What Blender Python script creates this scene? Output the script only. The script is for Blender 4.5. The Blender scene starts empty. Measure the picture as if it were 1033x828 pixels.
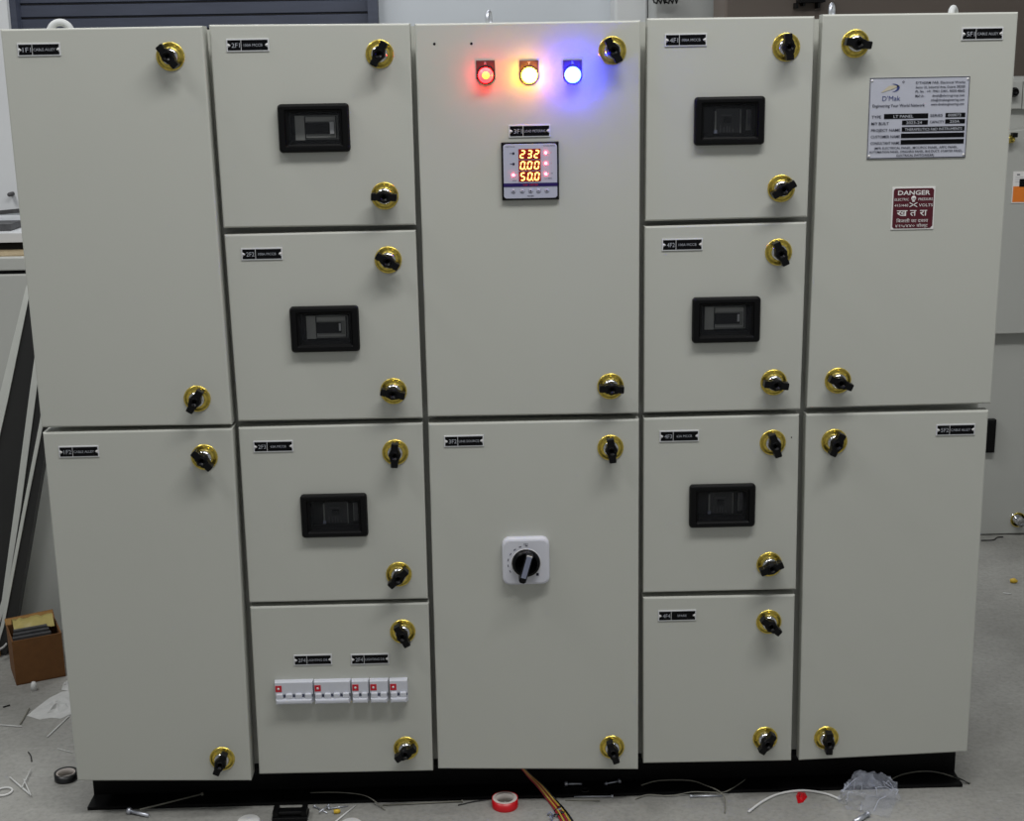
import bpy, math, random
import numpy as np
from mathutils import Vector, Matrix
random.seed(7)
COL = bpy.context.scene.collection
PI = math.pi
# ------------------------------------------------------------------ camera
W, H = 1033.0, 828.0
F = 1410.03
R = np.array([[0.99961426, 0.01694798, 0.02200212],
              [-0.02172148, 0.97075053, 0.23910579],
              [-0.01730621, -0.23949148, 0.97074421]])
CAM = np.array([-0.02577, -2.38230, 1.35871])
def ray(px, py): return R @ np.array([(px - W/2)/F, 1.0, -(py - H/2)/F])
def onY(px, py, y):            # where the line of sight of a photo point meets the plane y = const
    d = ray(px, py); p = CAM + d*((y - CAM[1])/d[1]); return Vector((p[0], y, p[2]))
def onZ(px, py, z=0.0):
    d = ray(px, py); p = CAM + d*((z - CAM[2])/d[2]); return Vector((p[0], p[1], z))
cam_d = bpy.data.cameras.new('camera'); cam = bpy.data.objects.new('camera', cam_d); COL.objects.link(cam)
M = Matrix.Identity(4)
for i in range(3):
    M[i][0] = R[i, 0]; M[i][1] = R[i, 2]; M[i][2] = -R[i, 1]; M[i][3] = CAM[i]
cam.matrix_world = M
cam_d.sensor_fit = 'HORIZONTAL'; cam_d.sensor_width = 36; cam_d.lens = F*36/W; cam_d.clip_start = .05
bpy.context.scene.camera = cam

# ------------------------------------------------------------------ materials
def lin(c):
    return tuple(((v/255)/12.92 if v/255 <= .04045 else ((v/255+.055)/1.055)**2.4) for v in c)
def mat(name, rgb, rough=.5, metal=0.0, var=.06, scale=12, bump=0.0, bscale=200, emit=None, es=0, spec=.5, stretch=None):
    m = bpy.data.materials.new(name); m.use_nodes = True
    nt = m.node_tree; b = nt.nodes['Principled BSDF']
    c = lin(rgb)
    b.inputs['Roughness'].default_value = rough; b.inputs['Metallic'].default_value = metal
    b.inputs['Specular IOR Level'].default_value = spec
    tc = nt.nodes.new('ShaderNodeTexCoord'); src = tc.outputs['Object']
    if stretch:
        mp = nt.nodes.new('ShaderNodeMapping'); mp.inputs['Scale'].default_value = stretch
        nt.links.new(src, mp.inputs['Vector']); src = mp.outputs['Vector']
    n = nt.nodes.new('ShaderNodeTexNoise'); n.inputs['Scale'].default_value = scale; n.inputs['Detail'].default_value = 5
    nt.links.new(src, n.inputs['Vector'])
    r = nt.nodes.new('ShaderNodeMapRange'); r.inputs['From Min'].default_value = .3; r.inputs['From Max'].default_value = .7
    r.inputs['To Min'].default_value = 1-var; r.inputs['To Max'].default_value = 1+var
    nt.links.new(n.outputs['Fac'], r.inputs['Value'])
    v = nt.nodes.new('ShaderNodeVectorMath'); v.operation = 'SCALE'; v.inputs[0].default_value = c
    nt.links.new(r.outputs['Result'], v.inputs['Scale']); nt.links.new(v.outputs['Vector'], b.inputs['Base Color'])
    if bump:
        n2 = nt.nodes.new('ShaderNodeTexNoise'); n2.inputs['Scale'].default_value = bscale
        nt.links.new(src, n2.inputs['Vector'])
        bp = nt.nodes.new('ShaderNodeBump'); bp.inputs['Strength'].default_value = bump; bp.inputs['Distance'].default_value = .002
        nt.links.new(n2.outputs['Fac'], bp.inputs['Height']); nt.links.new(bp.outputs['Normal'], b.inputs['Normal'])
    if emit:
        b.inputs['Emission Color'].default_value = lin(emit) + (1,) if max(emit) > 1 else tuple(emit) + (1,)
        b.inputs['Emission Strength'].default_value = es
    return m
def emat(name, lincol, strength):
    m = mat(name, (120, 120, 120), .3)
    b = m.node_tree.nodes['Principled BSDF']
    b.inputs['Emission Color'].default_value = tuple(lincol) + (1,); b.inputs['Emission Strength'].default_value = strength
    return m
PAINT = mat('pebble_grey_paint', (186, 187, 179), .42, var=.012, scale=3, bump=.05, bscale=500)
PAINT2 = mat('grey_paint_back_cabinet', (172, 173, 168), .45, var=.03, scale=3)
BLACK = mat('black_plastic', (8, 8, 9), .42, var=.1, spec=.18)
KNOBB = mat('black_knob_plastic', (6, 6, 8), .36, var=.1, spec=.22)
GOLD = mat('gold_plate', (226, 202, 98), .30, metal=1, var=.22, scale=160)
CHROME = mat('chrome', (215, 215, 218), .12, metal=1, var=.03)
STEEL = mat('zinc_steel', (205, 208, 216), .45, metal=.9, var=.1, scale=60)
BASEB = mat('black_base_paint', (9, 9, 10), .5, var=.25, scale=8, spec=.15)
ALU = mat('engraved_white', (205, 206, 208), .4, var=.03)
TXTG = mat('engraved_text_grey', (165, 168, 176), .5, var=.03)
WHITE = mat('white_plastic', (205, 206, 214), .4, var=.03)
WHITE2 = mat('breaker_white', (200, 202, 210), .35, var=.03)
BRKSH = mat('breaker_grey_slot', (110, 116, 140), .5, var=.05)
REDL = mat('red_label', (190, 22, 40), .5, var=.05)
PLATE = mat('silver_plate', (196, 198, 210), .38, metal=.25, var=.03, scale=30)
INK = mat('navy_ink', (30, 32, 52), .5, var=.03)
INKB = mat('logo_blue', (50, 62, 118), .5, var=.03)
CREAM = mat('logo_cream', (190, 182, 160), .5, var=.03)
BARB = mat('plate_black_field', (7, 7, 10), .35, var=.05, spec=.15)
MAROON = mat('maroon_enamel', (78, 10, 28), .4, var=.06, scale=40)
SIGNW = mat('sign_white', (222, 220, 218), .45, var=.02)
METERF = mat('meter_face', (178, 180, 198), .35, var=.02)
NAVY = mat('meter_band', (32, 12, 88), .35, var=.03)
METW = mat('meter_window_red', (150, 12, 10), .25, var=.05)
DIG = emat('seven_segment_glow', (1.0, .48, .10), 5.0)
LED = emat('meter_led_red', (1.0, .05, .08), 60)
LEDC = emat('meter_led_hot', (1.0, .7, .6), 5)
LRED = emat('red_lens_glow', (1.0, .003, .004), 40)
LAMB = emat('amber_lens_glow', (1.0, .40, .008), 75)
LBLU = emat('blue_lens_glow', (.003, .006, 1.0), 240)
CRED = emat('red_led_core', (1.0, .62, .05), 2.4)
CAMB = emat('amber_led_core', (1.0, .95, .8), 8)
CBLU = emat('blue_led_core', (.8, 1.0, 1.0), 8)
LEGEND = mat('lamp_legend', (62, 40, 40), .5, var=.1, scale=80)
GREYMOD = mat('breaker_grey_front', (128, 130, 126), .5, var=.04)
GREYLT = mat('breaker_light_grey', (165, 166, 162), .5, var=.04)
DARKMOD = mat('breaker_dark_front', (24, 25, 28), .35, var=.3, scale=120)
STRIPE = mat('handle_stripe', (125, 130, 150), .45, var=.04)
SHUT = mat('shutter_slate', (62, 67, 82), .5, var=.1, scale=6, stretch=(1, 1, 8))
SHUTD = mat('shutter_joint', (14, 15, 22), .6)
SHEET = mat('white_sheet', (196, 198, 200), .5, var=.03, scale=4)
SHEETG = mat('pale_grey_sheet', (214, 216, 212), .5, var=.03, scale=4)
SHADEF = mat('shaded_sheet_face', (40, 40, 40), .5, var=.1, scale=4)  # grey steel faces turned from the light, their shade put into the colour
STRIP = mat('folded_steel_edge', (212, 214, 208), .45, var=.05)
CARD = mat('cardboard', (112, 74, 38), .9, var=.1, scale=50, bump=.2)
CARDL = mat('cardboard_inside', (150, 112, 62), .9, var=.1, scale=50)
FILM = mat('yellow_film', (180, 165, 100), .35, var=.15, scale=30)
DKSTR = mat('dark_plastic_strips', (72, 72, 74), .5, var=.2, scale=60)
PAPER = mat('white_paper', (188, 188, 186), .8, var=.08, scale=40)
TAPER = mat('red_tape', (190, 14, 26), .35, var=.08, scale=60)
TAPEB = mat('black_tape', (18, 18, 19), .35, var=.1)
CORE = mat('tape_core', (190, 182, 176), .7, var=.08)
NYLON = mat('white_nylon', (208, 208, 206), .5, var=.04)
WIRER = mat('red_wire', (150, 28, 48), .4)
WIREY = mat('yellow_wire', (178, 150, 62), .4)
WIREK = mat('black_wire', (16, 16, 18), .4)
WIREG = mat('grey_wire', (120, 118, 108), .5)
ORANGE = mat('orange_label', (224, 122, 34), .5, var=.03)
YEL = mat('yellow_plastic', (205, 170, 50), .45)
TAN = mat('tan_board', (150, 134, 104), .8, var=.08)
BROWN = mat('brown_grey_steel', (102, 92, 84), .55, var=.10, scale=2)
WALLM = mat('wall_paint', (186, 191, 196), .7, var=.03, scale=1.5)
PILLM = mat('pillar_paint', (196, 198, 198), .6, var=.03, scale=2)
GREYB = mat('grey_back_panel', (160, 162, 160), .55, var=.05, scale=2)
def glassmat(name, rgb, alpha, rough):
    m = mat(name, rgb, rough, var=.05, scale=40)
    m.node_tree.nodes['Principled BSDF'].inputs['Alpha'].default_value = alpha
    return m
PANE = glassmat('clear_pane', (60, 62, 66), .10, .06)
BAG = glassmat('clear_plastic_bag', (205, 210, 225), .15, .08)
BAGGLINT = glassmat('bag_crease_glint', (215, 220, 235), .6, .3)  # highlights along the bag's creases, put in as a pale colour
def floor_mat():
    m = bpy.data.materials.new('concrete_floor'); m.use_nodes = True
    nt = m.node_tree; b = nt.nodes['Principled BSDF']; L = nt.links
    tc = nt.nodes.new('ShaderNodeTexCoord')
    def noise(sc, det, st=(1, 1, 1), ro=(0, 0, 0)):
        mp = nt.nodes.new('ShaderNodeMapping'); mp.inputs['Scale'].default_value = st; mp.inputs['Rotation'].default_value = ro
        L.new(tc.outputs['Object'], mp.inputs['Vector'])
        n = nt.nodes.new('ShaderNodeTexNoise'); n.inputs['Scale'].default_value = sc; n.inputs['Detail'].default_value = det; n.inputs['Roughness'].default_value = .65
        L.new(mp.outputs['Vector'], n.inputs['Vector']); return n.outputs['Fac']
    def ramp(src, stops):
        r = nt.nodes.new('ShaderNodeValToRGB'); e = r.color_ramp.elements
        e[0].position, e[0].color = stops[0][0], stops[0][1]
        e[1].position, e[1].color = stops[-1][0], stops[-1][1]
        for p, c in stops[1:-1]:
            x = e.new(p); x.color = c
        L.new(src, r.inputs['Fac']); return r.outputs['Color']
    g = lambda v, w=0: lin((v, v-1, v-6)) + (1,)
    base = ramp(noise(2.2, 8), [(.25, g(118)), (.5, g(142)), (.75, g(160))])
    fine = ramp(noise(95, 10), [(.3, (.80, .80, .80, 1)), (.5, (1, 1, 1, 1)), (.72, (1.12, 1.12, 1.12, 1))])
    scr = ramp(noise(9, 6, (1.4, 12, 1), (0, 0, .9)), [(.60, (0, 0, 0, 1)), (.74, (.10, .10, .10, 1))])
    scr2 = ramp(noise(8, 6, (10, 1.5, 1), (0, 0, .55)), [(.65, (0, 0, 0, 1)), (.78, (.06, .06, .06, 1))])
    def mix(kind, a, c):
        x = nt.nodes.new('ShaderNodeVectorMath'); x.operation = kind; L.new(a, x.inputs[0]); L.new(c, x.inputs[1]); return x.outputs[0]
    col = mix('MULTIPLY', base, fine); col = mix('ADD', col, scr); col = mix('ADD', col, scr2)
    # a long control joint running away to the right of the panel
    L.new(col, b.inputs['Base Color']); b.inputs['Roughness'].default_value = .62
    bp = nt.nodes.new('ShaderNodeBump'); bp.inputs['Strength'].default_value = .18; bp.inputs['Distance'].default_value = .002
    L.new(noise(60, 8), bp.inputs['Height']); L.new(bp.outputs['Normal'], b.inputs['Normal'])
    return m
FLOORM = floor_mat()

# ------------------------------------------------------------------ mesh builder
ORG = {}
class MB:
    def __init__(s, base=None): s.v = []; s.f = []; s.m = []; s.sm = []; s.mats = []; s.base = base
    def mi(s, m):
        if m not in s.mats: s.mats.append(m)
        return s.mats.index(m)
    def add(s, vs, fs, m, smooth=False, T=None):
        k = len(s.v); i = s.mi(m)
        for p in vs:
            p = Vector(p)
            if T is not None: p = T @ p
            s.v.append(p)
        for f in fs: s.f.append([k+a for a in f]); s.m.append(i); s.sm.append(smooth)
    def box(s, x0, x1, y0, y1, z0, z1, m, T=None):
        s.add([(x0, y0, z0), (x1, y0, z0), (x1, y1, z0), (x0, y1, z0), (x0, y0, z1), (x1, y0, z1), (x1, y1, z1), (x0, y1, z1)],
              [(0, 3, 2, 1), (4, 5, 6, 7), (0, 1, 5, 4), (1, 2, 6, 5), (2, 3, 7, 6), (3, 0, 4, 7)], m, T=T)
    def bbox(s, x0, x1, y0, y1, z0, z1, b, m, T=None):     # box whose front (low y) edges are chamfered
        s.prism_y([(x0, z0), (x1, z0), (x1, z1), (x0, z1)], y0, y1, b, m, T)
    def prism_y(s, poly, y0, y1, b, m, T=None, b2=None):   # polygon in x/z (counterclockwise seen from the front) going from y0 to y1
        n = len(poly)
        def inset(d):
            out = []
            for i in range(n):
                p0 = Vector(poly[i-1]); p1 = Vector(poly[i]); p2 = Vector(poly[(i+1) % n])
                e1 = (p1-p0).normalized(); e2 = (p2-p1).normalized()
                n1 = Vector((-e1.y, e1.x)); n2 = Vector((-e2.y, e2.x))
                bb = n1+n2; l = bb.length_squared
                out.append(p1 + bb*(2*d/l if l > 1e-9 else 0)) if l > .2 else out.append(p1+n1*d)
            return out
        if b > 0:
            rings = [[(p.x, y0, p.y) for p in inset(b)], [(p.x, y0+b*.3, p.y) for p in inset(b*.3)], [(p[0], y0+b, p[1]) for p in poly], [(p[0], y1, p[1]) for p in poly]]
        else:
            rings = [[(p[0], y0, p[1]) for p in poly], [(p[0], y1, p[1]) for p in poly]]
        vs = [v for r in rings for v in r]; fs = [tuple(range(n)), tuple(reversed(range((len(rings)-1)*n, len(rings)*n)))]
        for k in range(len(rings)-1):
            for i in range(n):
                j = (i+1) % n; fs.append((k*n+j, k*n+i, (k+1)*n+i, (k+1)*n+j))
        s.add(vs, fs, m, T=T)
    def lathe_y(s, prof, m, n=32, cx=0, cz=0, smooth=True, T=None, cap=True):  # prof: (radius, y)
        vs = []; fs = []
        for r, y in prof:
            for i in range(n):
                a = 2*PI*i/n; vs.append((cx+r*math.cos(a), y, cz+r*math.sin(a)))
        for k in range(len(prof)-1):
            for i in range(n):
                j = (i+1) % n; fs.append((k*n+i, k*n+j, (k+1)*n+j, (k+1)*n+i))
        if cap:
            fs.append(tuple(range(n))); fs.append(tuple(reversed(range((len(prof)-1)*n, len(prof)*n))))
        s.add(vs, fs, m, smooth, T)
    def tube(s, pts, r, m, n=8, T=None, flat=None):
        pts = [Vector(p) for p in pts]
        vs = []; fs = []; up = Vector((0, 0, 1)); last = None
        for i, p in enumerate(pts):
            d = (pts[min(i+1, len(pts)-1)]-pts[max(i-1, 0)]).normalized()
            a = d.cross(up)
            if a.length < .05: a = d.cross(Vector((0, 1, 0)))
            a.normalize(); b = a.cross(d)
            rr = r[i] if isinstance(r, (list, tuple)) else r
            for k in range(n):
                t = 2*PI*k/n; vs.append(p + a*rr*math.cos(t) + b*(flat or 1)*rr*math.sin(t))
        for i in range(len(pts)-1):
            for k in range(n):
                j = (k+1) % n; fs.append((i*n+k, (i+1)*n+k, (i+1)*n+j, i*n+j))
        fs.append(tuple(range(n))); fs.append(tuple(reversed(range((len(pts)-1)*n, len(pts)*n))))
        s.add(vs, fs, m, n > 5, T)
    def torus(s, R0, r0, m, T=None, n=32, k=10):
        vs = []; fs = []
        for i in range(n):
            a = 2*PI*i/n
            for j in range(k):
                b = 2*PI*j/k; q = R0+r0*math.cos(b); vs.append((q*math.cos(a), r0*math.sin(b), q*math.sin(a)))
        for i in range(n):
            for j in range(k):
                fs.append((i*k+j, i*k+(j+1) % k, ((i+1) % n)*k+(j+1) % k, ((i+1) % n)*k+j))
        s.add(vs, fs, m, True, T)
    def build(s, name, parent=None, origin=None, **props):
        me = bpy.data.meshes.new(name)
        if origin is None:
            xs = np.array([tuple(p) for p in s.v]); origin = Vector((xs[:, 0].mean(), xs[:, 1].mean(), xs[:, 2].min()))
        origin = Vector(origin)
        me.from_pydata([tuple(p-origin) for p in s.v], [], s.f)
        for m in s.mats: me.materials.append(m)
        me.polygons.foreach_set('material_index', s.m); me.polygons.foreach_set('use_smooth', s.sm); me.update()
        o = bpy.data.objects.new(name, me); COL.objects.link(o)
        return place(o, parent, origin, **props)
def place(o, parent, origin, **props):
    ORG[o.name] = Vector(origin)
    if parent is not None:
        o.parent = parent; o.location = Vector(origin)-ORG[parent.name]
    else: o.location = Vector(origin)
    for k, v in props.items(): o[k] = v
    return o
def empty(name, loc, **props):
    o = bpy.data.objects.new(name, None); COL.objects.link(o); o.empty_display_size = .1
    return place(o, None, loc, **props)
FONTS = {}
def text(mb, s, x, y, z, size, m, align='CENTER', T=None, width=None, depth=0.0, bold=0.0, sx=1.0):
    """flat lettering facing -y, baseline centred on z"""
    cu = bpy.data.curves.new('t', 'FONT'); cu.body = s; cu.size = 1.0; cu.align_x = 'LEFT'; cu.offset = bold; cu.resolution_u = 2
    ob = bpy.data.objects.new('t', cu); COL.objects.link(ob)
    dg = bpy.context.evaluated_depsgraph_get(); ev = ob.evaluated_get(dg); me = ev.to_mesh()
    vs = [v.co.copy() for v in me.vertices]; fs = [tuple(p.vertices) for p in me.polygons]
    ev.to_mesh_clear(); bpy.data.objects.remove(ob); bpy.data.curves.remove(cu)
    if not vs: return
    x0 = min(v.x for v in vs); x1 = max(v.x for v in vs); y0 = min(v.y for v in vs); y1 = max(v.y for v in vs)
    kx = ky = size/.72
    if width: kx = width/(x1-x0)
    off = {'CENTER': -(x0+x1)/2, 'LEFT': -x0, 'RIGHT': -x1}[align]
    mb.add([(x+(v.x+off)*kx, y, z+(v.y-.36)*ky) for v in vs], fs, m, T=T)

# ------------------------------------------------------------------ setting
def struct(mb, name, **k):
    o = mb.build(name, **k); o['kind'] = 'structure'; return o
b = MB(); b.add([(-5, -3.2, 0), (5, -3.2, 0), (5, 5.2, 0), (-5, 5.2, 0)], [(0, 1, 2, 3)], FLOORM); struct(b, 'floor', origin=(0, 0, 0))
YW = 3.6
xsL = onY(8.5, 20, YW).x; xsR = onY(382, 10, YW).x; 
ws = MB()
ws.box(-5, xsL, YW, YW+.12, 0, 3.4, WALLM); ws.box(xsR, 5, YW, YW+.12, 0, 3.4, WALLM); ws.box(xsL, xsR, YW, YW+.12, 2.7, 3.4, WALLM)
struct(ws, 'wall_back')
# roller shutter in its steel guides
sh = empty('roller_shutter', ((xsL+xsR)/2, YW, 0), label='dark slate-blue roller shutter closing the doorway behind the panel', category='shutter')
gw = onY(21, 10, YW).x - xsL
for xa, xb in ((xsL, xsL+gw), (xsR-gw*.75, xsR)):
    g = MB(); g.box(xa, xb, YW-.06, YW+.05, 0, 2.7, SHUT); g.build('guide_rail', sh)
c = MB()
zj = onY(200, 15, YW).z; pitch = abs(onY(200, 1, YW).z - onY(200, 15, YW).z)
xa, xb = xsL+gw, xsR-gw*.75
z = zj - math.floor(zj/pitch)*pitch
zz = z-pitch
while zz < 2.7:
    z0, z1 = max(0.0, zz), min(zz+pitch-.006, 2.7)
    if z1 > z0+.005:
        c.add([(xa, YW, z0), (xb, YW, z0), (xb, YW-.008, z0+.003), (xa, YW-.008, z0+.003), (xa, YW-.009, z1-.003), (xb, YW-.009, z1-.003), (xb, YW, z1), (xa, YW, z1)],
              [(0, 1, 2, 3), (3, 2, 5, 4), (4, 5, 6, 7)], SHUT)
    zz += pitch
c.box(xa, xb, YW+.002, YW+.03, 0, 2.7, SHUTD)
c.build('shutter_curtain', sh)
# wall return and pillar on the right of the shutter
p0 = onY(619, 10, 3.45).x; p1 = onY(652, 10, 3.45).x
b = MB(); b.bbox(p0, p1, 3.40, YW-.001, 0, 3.4, .01, PILLM); struct(b, 'trim_1')
q1 = onY(732, 10, 3.2).x
b = MB(); b.bbox(p1+.002, q1+.05, 3.2, 3.5, 0, 2.3, .01, GREYB)
b.build('steel_enclosure', label='pale grey steel enclosure seen above the fourth column of the panel', category='cabinet')
b = MB()
za = onY(670, 2, 3.1).z
for k in range(6):
    x = onY(660+k*4, 2, 3.1).x; b.tube([(x, 3.21, 2.304), (x, 3.192, 2.30), (x, 3.19, za+.10), (x, 3.18, za+.03), (x+.004, 3.13, za+.012*(k % 3)), (x+.012, 3.12, za-.004), (x+.02, 3.15, za+.012)], .0035, BLACK)
b.build('cable_tuft', label='tangle of black cable hanging in front of the pale grey enclosure at the top edge', category='cable')
b = MB(); b.bbox(onY(731, 10, 2.9).x, 4.0, 2.9, 3.15, 0, 2.6, .01, BROWN); struct(b, 'wall_right')
b = MB(); xx = onY(806, 5, 2.85).x; x2 = onY(832, 5, 2.85).x; zt = onY(815, 2.5, 2.85).z
b.box(xx, x2, 2.84, 2.90, zt, zt+.03, BLACK)
for px in (804, 811, 826): x = onY(px, 5, 2.85).x; b.box(x-.003, x+.005, 2.85, 2.9, zt-.02+(px % 2)*.008, zt, BLACK)
b.build('wall_bracket', label='black bracket fixed to the brown-grey partition above the fourth column', category='bracket')
# ceiling, out of view but it carries the lamps
b = MB(); b.box(-5, 5, -3.2, 5.2, 3.6, 3.66, WALLM); struct(b, 'ceiling')
b = MB(); b.box(-5.05, -5, -3.2, 5.2, 0, 3.6, WALLM); struct(b, 'wall_left')

# ------------------------------------------------------------------ main panel
YC = [-0.00941, 0.00159, -0.00255, 0.00262, 0.00774]
DOORS = {'1F1': [(0, 29.5), (204, 26), (233.7, 428.5), (41.7, 431.2)], '1F2': [(42.8, 436.5), (234.5, 432.3), (253.5, 787.5), (78, 787.7)],
 '2F1': [(210.5, 25), (413.5, 23.5), (419.6, 227), (225.3, 230)], '2F2': [(226, 236.8), (419.3, 232.2), (426.5, 421.8), (240.2, 425)],
 '2F3': [(240.2, 431.5), (426.3, 426.7), (431.7, 604), (251.4, 608)], '2F4': [(252, 612.5), (432.5, 608.2), (436.9, 777.5), (261.4, 781)],
 '3F1': [(418.3, 24), (646.3, 20.5), (644.4, 417), (431.7, 420.5)], '3F2': [(432, 427.3), (644.8, 423), (643.8, 776.2), (442, 775.5)],
 '4F1': [(653, 18.5), (822, 16.3), (814.6, 219), (651, 223.3)], '4F2': [(650.3, 228.5), (814, 224), (807.5, 413), (649.5, 416.5)],
 '4F3': [(649.3, 422), (806.5, 418), (803, 594.5), (648.8, 598)], '4F4': [(648.8, 602.8), (802, 600), (798.3, 767.3), (649, 770)],
 '5F1': [(829.7, 14.5), (1027.6, 12), (999.9, 407), (813.8, 411.8)], '5F2': [(813, 418), (997.5, 414), (976, 758.3), (806, 767)]}
ZTOP = 1.43; ZB = .075
panel = empty('electrical_panel', (0.035, .2, 0), label='long grey five-column electrical distribution panel standing on a black steel channel base', category='electrical panel')
body = MB(); yb = .056
body.box(-.797, .860, yb, .46, ZB, ZTOP-.004, PAINT)
body.build('enclosure_body', panel)
# openings behind the six viewing windows: centre in the photo and kind
WIN = {'2F1': (316.5, 129.3, 'a'), '2F2': (327.5, 332.3, 'a2'), '2F3': (337, 520.8, 'b'), '4F1': (736.3, 122, 'b'), '4F2': (733, 323, 'a2'), '4F3': (729, 510.8, 'b')}
WW, WH = .118, .0795
IW, IH = .084, .050
for n, cs in DOORS.items():
    ci = int(n[0])-1; y0 = YC[ci]; y1 = .030
    P = [onY(px, py, y0) for px, py in cs]     # TL TR BR BL
    poly = [(P[3].x, P[3].z), (P[2].x, P[2].z), (P[1].x, P[1].z), (P[0].x, P[0].z)]
    d = MB()
    if n in WIN:
        w = onY(WIN[n][0], WIN[n][1], y0-.01); hx, hz = IW/2+.006, IH/2+.006
        hole = [(w.x-hx, w.z-hz), (w.x+hx, w.z-hz), (w.x+hx, w.z+hz), (w.x-hx, w.z+hz)]
        bv = .0028
        ins = lambda t: [(poly[0][0]+t, poly[0][1]+t), (poly[1][0]-t, poly[1][1]+t), (poly[2][0]-t, poly[2][1]-t), (poly[3][0]+t, poly[3][1]-t)]
        rings = [[(p[0], y1, p[1]) for p in hole], [(p[0], y0, p[1]) for p in hole], [(p[0], y0, p[1]) for p in ins(bv)], [(p[0], y0+bv*.3, p[1]) for p in ins(bv*.3)], [(p[0], y0+bv, p[1]) for p in poly], [(p[0], y1, p[1]) for p in poly], [(p[0], y1, p[1]) for p in hole]]
        vs = [v for r in rings for v in r]; fs = []
        for k in range(6):
            for i in range(4):
                j = (i+1) % 4; fs.append((k*4+j, k*4+i, (k+1)*4+i, (k+1)*4+j))
        d.add(vs, fs, PAINT)
    else:
        d.prism_y(poly, y0, y1, .0028, PAINT)
    if n == '3F1':
        for px, py in ((438.2, 44.2), (475.5, 44)):
            q = onY(px, py, y0); d.lathe_y([(.0001, y0-.0004), (.0022, y0-.0004), (.0022, y0+.002)], BLACK, 10, q.x, q.z)
    if n == '4F3':
        q = onY(798.5, 441, y0); d.lathe_y([(.0001, y0-.0004), (.0012, y0-.0004), (.0012, y0+.002)], BLACK, 8, q.x, q.z)
    d.build('door', panel)
# base channel: web set back, flange lying forward on the floor
bs = MB(); bs.box(-.803, .868, .078, .44, .0, ZB-.001, BASEB); bs.box(-.803, .868, .030, .078, .0, .0065, BASEB)
bs.box(-.795, .852, .034, .078, ZB-.0075, ZB-.001, BASEB)
bs.build('base_channel', panel)

# nameplates
def nameplate(px, py, code, txt, ci):
    y0 = YC[ci]; q = onY(px, py, y0); w, h = .0698, .0205; x, z = q.x, q.z
    m = MB(); m.bbox(x-w/2, x+w/2, y0-.0016, y0, z-h/2, z+h/2, .0004, ALU)
    yf = y0-.0019; t = .0020; nx = .0045; nz = .0038
    l, r, bt, tp = x-w/2+t, x+w/2-t, z-h/2+t, z+h/2-t
    d0 = x-w/2+w*.345
    m.add([(l, yf, bt), (d0-.0005, yf, bt), (d0-.0005, yf, tp), (l, yf, tp), (l, yf, z+nz), (l+nx, yf, z+.001), (l+nx, yf, z-.001), (l, yf, z-nz)], [(0, 1, 2, 3, 4, 5, 6, 7)], BARB)
    m.add([(d0+.0005, yf, bt), (r, yf, bt), (r, yf, z-nz), (r-nx, yf, z-.001), (r-nx, yf, z+.001), (r, yf, z+nz), (r, yf, tp), (d0+.0005, yf, tp)], [(0, 1, 2, 3, 4, 5, 6, 7)], BARB)
    text(m, code, (l+nx+d0)/2, yf-.0003, z, .0075, TXTG, width=.0135)
    text(m, txt, (d0+r-nx)/2, yf-.0003, z, .0044, TXTG, width=min(.0355, .0034*len(txt)))
    for xx in (x-w/2+.0036, x+w/2-.0036):
        m.lathe_y([(.0001, yf-.0012), (.0012, yf-.0011), (.0018, yf)], SIGNW, 10, xx, z)
    m.build('nameplate', panel)
for a in [(39.5, 50, '1F1', 'CABLE ALLEY', 0), (79.8, 455.3, '1F2', 'CABLE ALLEY', 0), (250, 45.5, '2F1', '100A MCCB', 1), (264.3, 256, '2F2', '100A MCCB', 1),
          (275.8, 450, '2F3', '63A MCCB', 1), (315.7, 665.2, '2F4', 'LIGHTING DB', 1), (373.3, 664.4, '2F4', 'LIGHTING DB', 1), (534.2, 132, '3F1', 'LOAD METERING', 2),
          (468, 444.6, '3F2', 'LINE SOURCE', 2), (691.8, 40.3, '4F1', '100A MCCB', 3), (688.2, 246.6, '4F2', '100A MCCB', 3), (685.2, 439.6, '4F3', '63A MCCB', 3),
          (683, 620.5, '4F4', 'SPARE', 3), (990.8, 34, '5F1', 'CABLE ALLEY', 4), (963.8, 433.2, '5F2', 'CABLE ALLEY', 4)]:
    nameplate(*a)

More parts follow.
